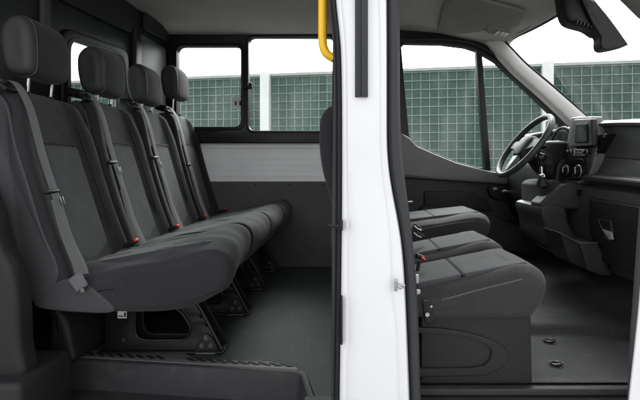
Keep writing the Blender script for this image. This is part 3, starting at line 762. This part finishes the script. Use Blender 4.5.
seats = [s0, s1]+[copy_tree(s1) for _ in range(2)]
for k, s in enumerate(seats):
    s.location.y = SEATD[k]; s['label'] = labs[k]
for s, db_, dh in ((seats[1],.033,.008),(seats[2],.055,.028),(seats[3],.085,.125)):
    for c in s.children:
        k = c.name.split('.')[0]
        if k in ('backrest', 'seat_belt'):
            h = c.dimensions.z if c.dimensions.z > 0 else .75
            f = (h+db_)/h; c.scale.z = f; c.location.z += db_/2
            if k == 'seat_belt':
                for q in c.children:
                    if q.name.startswith('tongue'): dz = {.033:.085,.055:.10,.085:.05}[db_]; q.location.z += dz; q.location.x -= dz*.385
        elif k == 'belt_guide': c.location.z += db_
        elif k == 'headrest':
            c.location.z += dh
            for q in c.children:
                if q.name.startswith('headrest_post'):
                    q.location.z -= .02 if dh < .1 else .05
                    if dh > .1: q.scale.z = 1.7
# maker's sticker on the nearest leg bracket
lg0 = [c for c in s0.children if c.name.startswith('leg')][0]
stc = obj('sticker', plate(Q([(118,311),(127,311),(127,318),(118,318)],1.73), at=1.727, thick=.0015, bevel=0), 'sticker', lg0)
obj('sticker_mark', join(plate(Q([(119,315.2),(123.5,315.2),(123.5,316.6),(119,316.6)],1.73), at=1.7260, thick=.0008, bevel=0), plate(Q([(124.5,312.3),(126.3,312.3),(126.3,316.8),(124.5,316.8)],1.73), at=1.7258, thick=.0008, bevel=0)), 'ink', lg0)

# ================================================================== FRONT SEATS
def front_seat(label, y0, y1, x0=.20, x1=.652, zt=-.335, zb=-.492, tilt=.075, group=None, name='front_seat', back=True):
    yc = (y0+y1)/2; hw_ = (y1-y0)/2
    t = thing(name, label, 'seat', ((x0+x1)/2, yc, CAB), group)
    L_ = x1-x0
    o = cat([(x0-.02,zb+.02),(x0-.03,zb+.08),(x0-.01,zt-.02),(x0+.10,zt-.006),(x0+.22,zt-.004),(x0+.32,zt+.004),(x1-.09,zt+.004),(x1-.032,zt-.006),(x1-.002,zt-.036),(x1-.002,zt-.085),(x1-.035,zb+.022),(x1-.08,zb+.002),(x0+.2,zb),(x0+.05,zb)],6)
    def tl(x): return tilt*max(0, (x1-.08-x))/(L_-.08)
    def cd(x,y,z):
        u = (y-yc)/hw_; top = smooth01((z-zt+.07)/.06)
        z2 = z + top*(-.026*abs(u)**4 + .006*math.exp(-((abs(u)-.72)/.12)**2) )
        x2 = x - .035*abs(u)**5*smooth01((x-x1+.12)/.12)
        return (x2, y, z2 - tl(x)*smooth01((z-zb)/.10))
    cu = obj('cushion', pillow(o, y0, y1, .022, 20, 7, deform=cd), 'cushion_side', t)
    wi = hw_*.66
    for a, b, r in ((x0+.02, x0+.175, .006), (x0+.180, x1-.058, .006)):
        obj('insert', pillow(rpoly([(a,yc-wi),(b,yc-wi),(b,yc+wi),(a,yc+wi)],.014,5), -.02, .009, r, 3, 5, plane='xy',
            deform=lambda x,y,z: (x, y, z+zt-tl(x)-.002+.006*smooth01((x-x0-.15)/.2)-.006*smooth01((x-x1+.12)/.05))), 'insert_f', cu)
    obj('piping', tube([(x, y0+yo, zt-tl(x)-zo) for x, yo, zo in ((x0+.02,.010,.055),(x0+.10,.004,.044),(x0+.2,.003,.036),(x0+.32,.004,.031),(x1-.10,.006,.031),(x1-.05,.016,.037))], .0035, 6, sm=5), 'piping', cu)
    obj('seam', tube([(x0+.177,yc-wi-.01,zt-tl(x0+.177)+.004),(x0+.177,yc+wi+.01,zt-tl(x0+.177)+.004)], .003, 6), 'seam', cu)
    # backrest
    bo = cat([(x0-.10,zb+.06),(x0-.02,zb+.06),(x0+.045,zt+.02),(x0+.035,zt+.10),(x0-.03,zt+.30),(x0-.13,zt+.48),(x0-.16,zt+.53),(x0-.20,zt+.55),(x0-.265,zt+.53),(x0-.29,zt+.46),(x0-.275,zt+.30),(x0-.20,zt+.08)],6)
    bo = [(a-.012-.065*smooth01((zt+.22-b)/.2), b) for a, b in bo]
    def bd(x,y,z):
        w = 1-.22*smooth01((z-zt-.3)/.3); u = (y-yc)/hw_
        return (x, yc+(y-yc)*w, z-.03*abs(u)**3*smooth01((z-zt-.4)/.2))
    bk = obj('backrest', pillow(bo, y0+.01, y1-.01, .04, 12, 7, deform=bd), 'fabric', t)
    dx = x0-.03
    ho = cat([(dx-.19,.31),(dx-.20,.42),(dx-.17,.52),(dx-.13,.53),(dx-.095,.50),(dx-.085,.38),(dx-.11,.31),(dx-.15,.295)],5)
    hr = obj('headrest', pillow(ho, yc-.12, yc+.12, .035, 8, 6), 'fabric_h', t)
    for s in (-1,1): obj('headrest_post', cyl((dx-.15,yc+s*.06,.22),(dx-.14,yc+s*.06,.34),.006), 'chrome', hr)
    return t
n1 = front_seat('outer front passenger seat beside the white pillar, nearest the camera', 1.372, 1.748, zt=-.332, group='front seats in the cab')
n2 = front_seat('middle front seat between the outer passenger seat and driver seat', 1.750, 2.12, x1=.652, zt=-.320, group='front seats in the cab')
n3 = front_seat('driver seat beside the far door, behind the steering wheel', 2.24, 2.72, x0=.28, x1=.755, zt=-.258, zb=-.43, tilt=.045, group='front seats in the cab')
obj('seat_base', rbox((.50,2.48,-.58),(.42,.42,.29),.02), 'trim_b', n3)
# shared pedestal of the double passenger seat (carried by the outer seat)
bs = Q([(421,316),(531,316),(532.5,384.5),(421,384.5)],1.405)
pe = obj('seat_base', plate(rpoly(bs,.008), at=1.405, thick=.65, bevel=.006), 'trim_b', n1)
em = [(417,327),(440,328),(462,331),(485,337),(499,343),(509,352),(509,362),(500,370),(485,376),(417,377.5)]
inr = [(417,331),(450,331.5),(472,336),(488,343),(494,350),(492,360),(485,367),(470,369.5),(417,370)]
obj('embossed_rim', plate(rpoly(Q(em,1.40),.010), [rpoly(Q(inr,1.40),.007)], at=1.398, thick=.012, bevel=.0055, bres=4), 'trim_b', pe)
# hinge plate and buckle hardware at the rear corner of the passenger seats
hp = P(428,312,1.375)
hg = obj('hinge_plate', join(plate(rpoly(Q([(422,300),(430,300),(435,318),(431,325),(425,322)],1.37),.006), at=1.366, thick=.006, bevel=.002)), 'frame', n1)
obj('bolt', join(cyl(P(427,314,1.366),P(427,314,1.366)+Vector((0,-.008,0)),.007,8), cyl(P(431,306,1.366),P(431,306,1.366)+Vector((0,-.006,0)),.004,8)), 'steel', hg)
bu = obj('buckle', join(rbox(P(420.5,257,1.60),(.036,.018,.016),.005,Ry(20)), tube([P(419,262,1.6),P(417,276,1.58),P(416,290,1.55)], .007, 8)), 'black', n1)
obj('release_button', rbox(P(423.3,258.5,1.585),(.016,.015,.008),.003,Ry(28)), 'red', bu)
b2 = obj('buckle', join(rbox(P(418,228,1.97),(.05,.022,.02),.005,Ry(38)), rbox(P(419.5,235,1.95),(.05,.02,.02),.005,Ry(38))), 'black', n2)
obj('buckle_trim', join(*[tube([P(414,y0,1.94),P(417,y0+3,1.935),P(421.5,y0+5,1.93)], .0035, 6) for y0 in (225.5,232.5)]), 'silver', b2)
obj('anchor', join(rbox(P(417,279,1.42),(.012,.01,.03),.003), rbox(P(418,294,1.41),(.016,.01,.03),.003)), 'silver', n1)

# ================================================================== DASHBOARD
db = thing('dashboard', 'dark grey dashboard with centre screen, glovebox and open storage pocket', 'dashboard', (1.3, 2.0, CAB))
# main body: loft along y
def dash_prof(y):
    k = smooth01((2.15-y)/.75)              # drops towards the near door
    dz = -.055*k
    return [(1.70,.195+dz*.4),(1.50,.215+dz*.7),(1.36,.222+dz),(1.230,.214+dz),(1.212,.202+dz),(1.214,.190+dz),(1.228,.184+dz),(1.230,.172+dz),
            (1.226,.150+dz),(1.222,.09+dz*.8),(1.214,.042+dz*.7),(1.218,.038+dz*.7),(1.212,.033+dz*.7),(1.196,-.012+dz*.6),(1.188,-.036+dz*.5),(1.172,-.044+dz*.4),(1.150,-.050+dz*.35),(1.142,-.060+dz*.35),(1.148,-.074+dz*.3),(1.185,-.084+dz*.3),(1.200,-.098+dz*.3),
            (1.172,-.112+dz*.25),(1.160,-.150+dz*.2),(1.160,-.260),(1.172,-.38),(1.190,-.46),(1.215,-.50),(1.28,-.515),(1.62,-.50),(1.70,-.3)]
bm = bmesh.new(); rows = []
ys = [1.30+ .9*i/36 for i in range(37)]+[2.2+.85*i/20 for i in range(1,21)]
for y in ys: rows.append([bm.verts.new((x+(.05*smooth01((1.5-y)/.2)), y, z)) for x, z in dash_prof(y)])
for a, b in zip(rows, rows[1:]):
    for k in range(len(a)): bm.faces.new((a[k], a[(k+1)%len(a)], b[(k+1)%len(a)], b[k]))
bm.faces.new(rows[0]); bm.faces.new(rows[-1])
dbody = obj('dash_body', bm, 'trim_m', db, smooth=40)
# top pad, paler and slightly proud
obj('shelf_lip', tube([(dash_prof(y)[16][0]-.002, y, dash_prof(y)[16][1]-.006) for y in ys[6:37]], .010, 8), 'trim_l', dbody)
# glovebox door with handle
gb = obj('glovebox', plate(rpoly([(1.42,-.17),(2.06,-.155),(2.06,-.30),(1.98,-.44),(1.42,-.44)],.02), at=1.142, thick=.03, plane='yz', bevel=.008), 'trim_b', db)
hx = 1.140
def GY(px, x=hx): return x*F/(px-VX)
def gq(pts, x=hx): return [(GY(px,x), (VY-py)*GY(px,x)/F) for px, py in pts]
gh_ = obj('handle', plate(rpoly(gq([(598,219),(611,221),(613.5,237),(610,240.5),(606,238)]),.006), at=1.133, thick=.010, plane='yz', bevel=.003), 'black', gb)
obj('pull', plate(rpoly(gq([(602,229),(611,232),(613,239.5),(609,240)],1.128),.004), at=1.127, thick=.008, plane='yz', bevel=.003), 'silver', gh_)
obj('rim', tube([(1.131,y,z) for y,z in gq([(598,219),(611,221),(613.5,237),(610,240.5),(606,238)],1.131)], .0022, 6, True), 'trim_l', gh_)
# centre console lower block and open pocket
cb = obj('console_side', plate(cat(Q([(541.5,207),(563.5,206.5),(568,222),(576,240),(570,257),(560,252),(548,243),(545,226)],2.16),4), at=2.16, thick=.34, bevel=.012, bres=4), 'trim', db)
pk = obj('open_pocket', pillow(rpoly(Q([(580,243.5),(597.5,242.5),(613,276),(603,276),(588,271)],1.95),.012,4), 1.95, 2.14, .006, 3, 3), 'trim', db)
obj('pocket_face', plate(rpoly(Q([(559,232),(580,244),(590,272),(570,262)],1.96),.006), at=1.965, thick=.16, bevel=.004), 'trim_b', pk)
obj('pocket_lip', tube([P(559,232.5,1.96),P(570,238,1.957),P(580,243.5,1.95),P(597.5,242.8,1.948)], .0035, 6), 'trim_l', pk)
# gearshift console: swept surface under the stack
obj('gear_console', pillow(rpoly(Q([(540,185),(546,181),(556,180),(566,186),(566,250),(560,256),(545,235),(541,206)],2.24),.01), 2.215, 2.50, .02, 4), 'fabric_h', db)
obj('console_sweep', plate(rpoly(Q([(540,203.5),(548,196),(561,185),(574,182),(590,184),(590,210),(541,209)],2.17),.01), at=2.172, thick=.12, bevel=.012, bres=4), 'trim', db)
# centre stack bezel facing the seats (plane x~const, leaning)
def SX(z): return 1.165+.30*(z-.10)*.5
def stack(pts, th=.03, off=0, m='silver', name='bezel', par=None, bev=.006, hol=(), lab=None):
    def conv(ps):
        r = []
        for px, py in ps:
            # solve for z with leaning plane
            x = 1.16
            for _ in range(6):
                y = x*F/(px-VX); z = (VY-py)*y/F; x = SX(z)-off
            r.append((y, z))
        return r
    c = conv(pts); hs = [conv(h) for h in hol]
    bm = plate(rpoly(c, .012, 5), [rpoly(h,.006,4) for h in hs], at=0, thick=th, plane='yz', bevel=bev, bres=3)
    for v in bm.verts: v.co.x += SX(v.co.z)-off
    return obj(name, bm, m, par or db, label=lab)
stk = stack([(572.5,121),(591,120),(594,142),(590,163),(586,174),(578,180.5),(566,180.5),(560.5,174),(562,160),(569,142)], .12, 0, 'trim_b', 'centre_stack', bev=.012)
scb = stack([(573,119.5),(591.5,118.5),(592.5,146),(570.5,147.5)], .03, .022, 'black', 'screen_housing', stk, .006)
stack([(571,117.5),(593,116.5),(598,142),(593,165),(588,177.5),(579,184),(565,184),(558,175),(560,159),(567,142)], .05, -.012, 'silver2', 'bezel_rim', stk, .006,
      hol=[[(574,120),(591,119.5),(594.5,142),(590,163),(585.5,174),(577.5,180.5),(567,180.5),(561,174),(563,160),(570,142)]])
stack([(575.5,124),(586.5,123.5),(587,142.5),(574,143)], .008, .027, 'screen', 'screen', stk, .001)
stack([(574,149),(584,149),(583,156),(572.5,156)], .012, .012, 'silver', 'button_panel', stk, .003)
stack([(569,159.5),(583.5,158.5),(582,164.5),(567,165)], .01, .012, 'gloss', 'slot', stk, .002)
def knob(px, py, r, m='gloss', dot=True, off=.02):
    x = 1.14; 
    for _ in range(6): y = x*F/(px-VX); z = (VY-py)*y/F; x = SX(z)-off
    k = obj('control_knob', cyl((x+.02,y,z),(x-.018,y,z-.004),r,24), m, stk)
    obj('knob_mark', join(rbox((x-.020,y,z+.002),(.004,r*.35,r*1.3),.002), tube([(x-.004,y+math.cos(a)*r*1.12,z+math.sin(a)*r*1.12) for a in [i*math.pi/12 for i in range(24)]], .0018, 6, True)), 'silver', k)
for by in (150.5, 153.5):
    for bx_ in (574.2, 577.0, 579.8):
        stack([(bx_,by-1),(bx_+1.9,by-1),(bx_+1.8,by+1),(bx_-.1,by+1)], .006, .018, 'trim_l', 'button', stk, .001)
knob(566.5,170,.023); knob(579,171,.026); knob(571,151.5,.008,off=.014); knob(587,151.5,.009,off=.014)
# instrument hood
arch = [(2.32,.0)]+[(2.46+.14*math.cos(math.radians(180-180*i/14)), .10+.115*math.sin(math.radians(180-180*i/14))) for i in range(15)]+[(2.60,.0)]
hd_ = obj('instrument_hood', plate(arch, at=1.22, thick=.22, plane='yz', bevel=.012), 'trim', db)
obj('binnacle', plate([(2.46+(y-2.46)*.86, .09+(z-.09)*.88) for y,z in arch], at=1.212, thick=.02, plane='yz', bevel=.003), 'gloss', hd_)
obj('hood_rim', tube([(1.216, y, z) for y, z in arch[1:-1]], .007, 8), 'trim_l', hd_)
for y in (2.39, 2.52): obj('dial', join(cyl((1.215,y,.10),(1.205,y,.10),.048,28)), 'gloss', hd_)
# passenger side vent (slanted) and round speaker
vt = obj('air_vent', plate(rpoly([(GY(px,1.20),(VY-py)*GY(px,1.20)/F) for px,py in ((597,136),(611,133.5),(597,164),(589.5,170))],.008), at=1.178, thick=.06, plane='yz', bevel=.004), 'gloss', db)
sl = []
for k in range(7):
    t = k/6; a = Vector((597.5-5.5*t, 139+28*t)); b = Vector((605.5-11*t, 137+26*t))
    ya, yb_ = GY(a.x,1.176), GY(b.x,1.176); sl.append(tube([(1.174,ya,(VY-a.y)*ya/F),(1.174,yb_,(VY-b.y)*yb_/F)], .0022, 6))
obj('slat', join(*sl), 'black', vt)
yk = GY(611,1.245)
vk = obj('demister_vent', join(cyl((1.262,yk,(VY-131.5)*yk/F),(1.236,yk,(VY-131.5)*yk/F-.004),.019,24)), 'gloss', db)
yk2 = GY(597,1.22); obj('vent_wheel', cyl((1.25,yk2,(VY-131)*yk2/F),(1.20,yk2,(VY-131)*yk2/F),.020,24), 'silver', db)
yk3 = GY(596,1.15); obj('power_socket', join(cyl((1.19,GY(578,1.15),(VY-193)*GY(578,1.15)/F),(1.145,GY(578,1.15),(VY-193)*GY(578,1.15)/F),.016,20)), 'gloss', db)
# steering column lower shroud
obj('column_shroud', pillow(cat([(1.00,.06),(1.07,.13),(1.25,.10),(1.25,-.10),(1.12,-.10),(1.02,0)],5), 2.33, 2.47, .03, 4), 'black', db)
obj('knee_panel', pillow(cat([(1.14,.03),(1.10,-.05),(1.10,-.28),(1.2,-.40),(1.3,-.3),(1.3,.03)],5), 2.30, 3.0, .02, 4), 'black', db)

# gear lever
gl = thing('gear_lever', 'short gear lever with black knob and chrome stalk beside the steering wheel', 'gear lever', P(542,192,2.20))
obj('knob', join(ball(P(541,157.5,2.2), .026, (1.1,.9,.95)), cyl(P(541,160,2.2), P(541.5,167,2.2), .018, 16, .011)), 'gloss', gl)
obj('stalk', join(cyl(P(541.4,165,2.2), P(542,177,2.2), .009), rbox(P(541.5,175,2.19),(.028,.02,.012),.004), ball(P(544,176.5,2.185),.009)), 'chrome', gl)
bt = bmesh.new(); rows = []
for k in range(9):
    t = k/8; c = P(542+1*t,177+9*t,2.2); rad = .012+.020*t+.003*math.sin(k*3.1)
    rows.append([bt.verts.new((c.x+math.cos(a)*rad*1.2, c.y+math.sin(a)*rad, c.z)) for a in [i*math.pi/8 for i in range(16)]])
for a, b in zip(rows, rows[1:]):
    for k in range(16): bt.faces.new((a[k],a[(k+1)%16],b[(k+1)%16],b[k]))
bt.faces.new(rows[0]); bt.faces.new(rows[-1])
obj('boot', bt, 'black', gl)

# ================================================================== STEERING WHEEL
SC = P(524,146,2.36); sr = .199
U = Vector((math.cos(math.radians(53)), 0, math.sin(math.radians(53)))); V = Vector((0,1,0)); Nn = Vector((-U.z, 0, U.x))   # towards the driver
sw = thing('steering_wheel', 'black steering wheel with grey spokes in front of the far door', 'steering wheel', SC)
def SWP(u, v, n=0): return SC+U*u+V*v+Nn*n
obj('rim', tube([SWP(math.cos(a)*sr, math.sin(a)*sr) for a in [i*math.pi/32 for i in range(64)]], .0165, 12, True), 'leather', sw)
hub = bmesh.new()
ring = rpoly([(-.075,-.062),(.045,-.085),(.072,-.04),(.072,.04),(.045,.085),(-.075,.062)], .03, 5)
def sheet(ps, n0, n1, ins):
    c = Vector((sum(p[0] for p in ps)/len(ps), sum(p[1] for p in ps)/len(ps)))
    bm = bmesh.new(); rows = []
    for n_, s in ((n0,1.0),(n0+(n1-n0)*.6,1.0),(n0+(n1-n0)*.9,1-ins*.4),(n1,1-ins)):
        rows.append([bm.verts.new(SWP(c.x+(p[0]-c.x)*s, c.y+(p[1]-c.y)*s, n_)) for p in ps])
    for a, b in zip(rows, rows[1:]):
        for k in range(len(ps)): bm.faces.new((a[k],a[(k+1)%len(ps)],b[(k+1)%len(ps)],b[k]))
    bm.faces.new(rows[0]); bm.faces.new(rows[-1]); return bm
hb = obj('hub', sheet(ring, -.06, .022, .35), 'trim_b', sw)
for s in (-1, 1):
    obj('spoke', sheet(rpoly([(.045,s*.06),(.035,s*.180),(-.012,s*.182),(-.035,s*.06)],.01), -.02, .006, .15), 'trim_l', sw)
obj('spoke', sheet(rpoly([(-.06,-.035),(-.06,.035),(-.182,.022),(-.182,-.022)],.008), -.02, .006, .15), 'spoke', sw)
obj('column', cyl(SWP(0,0,-.04), SWP(0,0,-.16), .045, 20, .06), 'black', sw)
for s in (-1,1): obj('stalk', tube([SWP(.02,s*.03,-.06), SWP(.03,s*.15,-.05)], .008, 8), 'black', sw)

# ================================================================== REAR VIEW MIRROR
rm = thing('rear_view_mirror', 'black rear view mirror and sensor housing hanging at the windscreen top', 'mirror', P(590,10,2.10))
cov = Q([(558,-30),(561,-2),(563,12),(567,21),(574,25),(588,29),(598,35),(601,30),(598,12),(590,-6),(586,-30)],2.08)
cvv = obj('sensor_cover', pillow(cat(cov,4), 2.06, 2.16, .025, 6, 6), 'black', rm)
obj('grille', join(*[rbox(P(577+i*3.6,22.0+i*1.0,2.056),(.012,.01,.020),.003,Ry(15)) for i in range(5)]), 'gloss', cvv)
mh = Q([(578,-2),(594,3),(606,17.5),(616,31),(626.5,46),(615,49),(604,51),(599.5,49),(598.3,44),(599,38),(590,24)],2.06)
mhh = obj('mirror_housing', pillow(rpoly(mh,.008,4), 2.04, 2.11, .006, 5, 6), 'black', rm)
obj('bracket', plate(Q([(583,-12),(598,-1),(606.5,16.5),(600,16),(588,4)],2.08), at=2.10, thick=.10, bevel=.004), 'black', rm)

# ================================================================== LIGHT, SKY, CAMERA
SUN_EL, SUN_AZ = math.radians(46), math.radians(12)     # azimuth clockwise from +y (seen from above)
w = bpy.data.worlds.new('World'); C.world = w; w.use_nodes = True
nt = w.node_tree; n = nt.nodes; l = nt.links
bg = n['Background']; bg.inputs['Strength'].default_value = .15
sky = n.new('ShaderNodeTexSky'); sky.sky_type = 'NISHITA'; sky.sun_disc = False
sky.sun_elevation = SUN_EL; sky.sun_rotation = SUN_AZ; sky.air_density = 1.0; sky.dust_density = 6.0; sky.ozone_density = 1.0
hs = n.new('ShaderNodeHueSaturation'); hs.inputs['Saturation'].default_value = .10; hs.inputs['Value'].default_value = 1.7
l.new(sky.outputs[0], hs.inputs['Color']); l.new(hs.outputs[0], bg.inputs['Color'])
sd = bpy.data.lights.new('sun', 'SUN'); sd.energy = .5; sd.angle = math.radians(35); sd.color = (1,.97,.93)
so = bpy.data.objects.new('sun', sd); COL.objects.link(so)
dirv = Vector((math.sin(SUN_AZ)*math.cos(SUN_EL), math.cos(SUN_AZ)*math.cos(SUN_EL), math.sin(SUN_EL)))
so.rotation_euler = dirv.to_track_quat('Z', 'Y').to_euler(); so.location = dirv*20

cd = bpy.data.cameras.new('camera'); cam = bpy.data.objects.new('camera', cd); COL.objects.link(cam)
cam.location = (0,0,0); cam.rotation_euler = (math.radians(90), 0, 0)
cd.sensor_width = 36; cd.lens = 36*F/640
cd.shift_x = (320-VX)/640; cd.shift_y = -(200-VY)/640
cd.clip_start = .02; cd.clip_end = 2000
C.camera = cam
C.render.engine = 'CYCLES'
C.cycles.max_bounces = 10; C.cycles.diffuse_bounces = 6; C.cycles.transparent_max_bounces = 12
C.view_settings.view_transform = 'Standard'; C.view_settings.look = 'None'; C.view_settings.gamma = 1
C.view_settings.exposure = 1.36
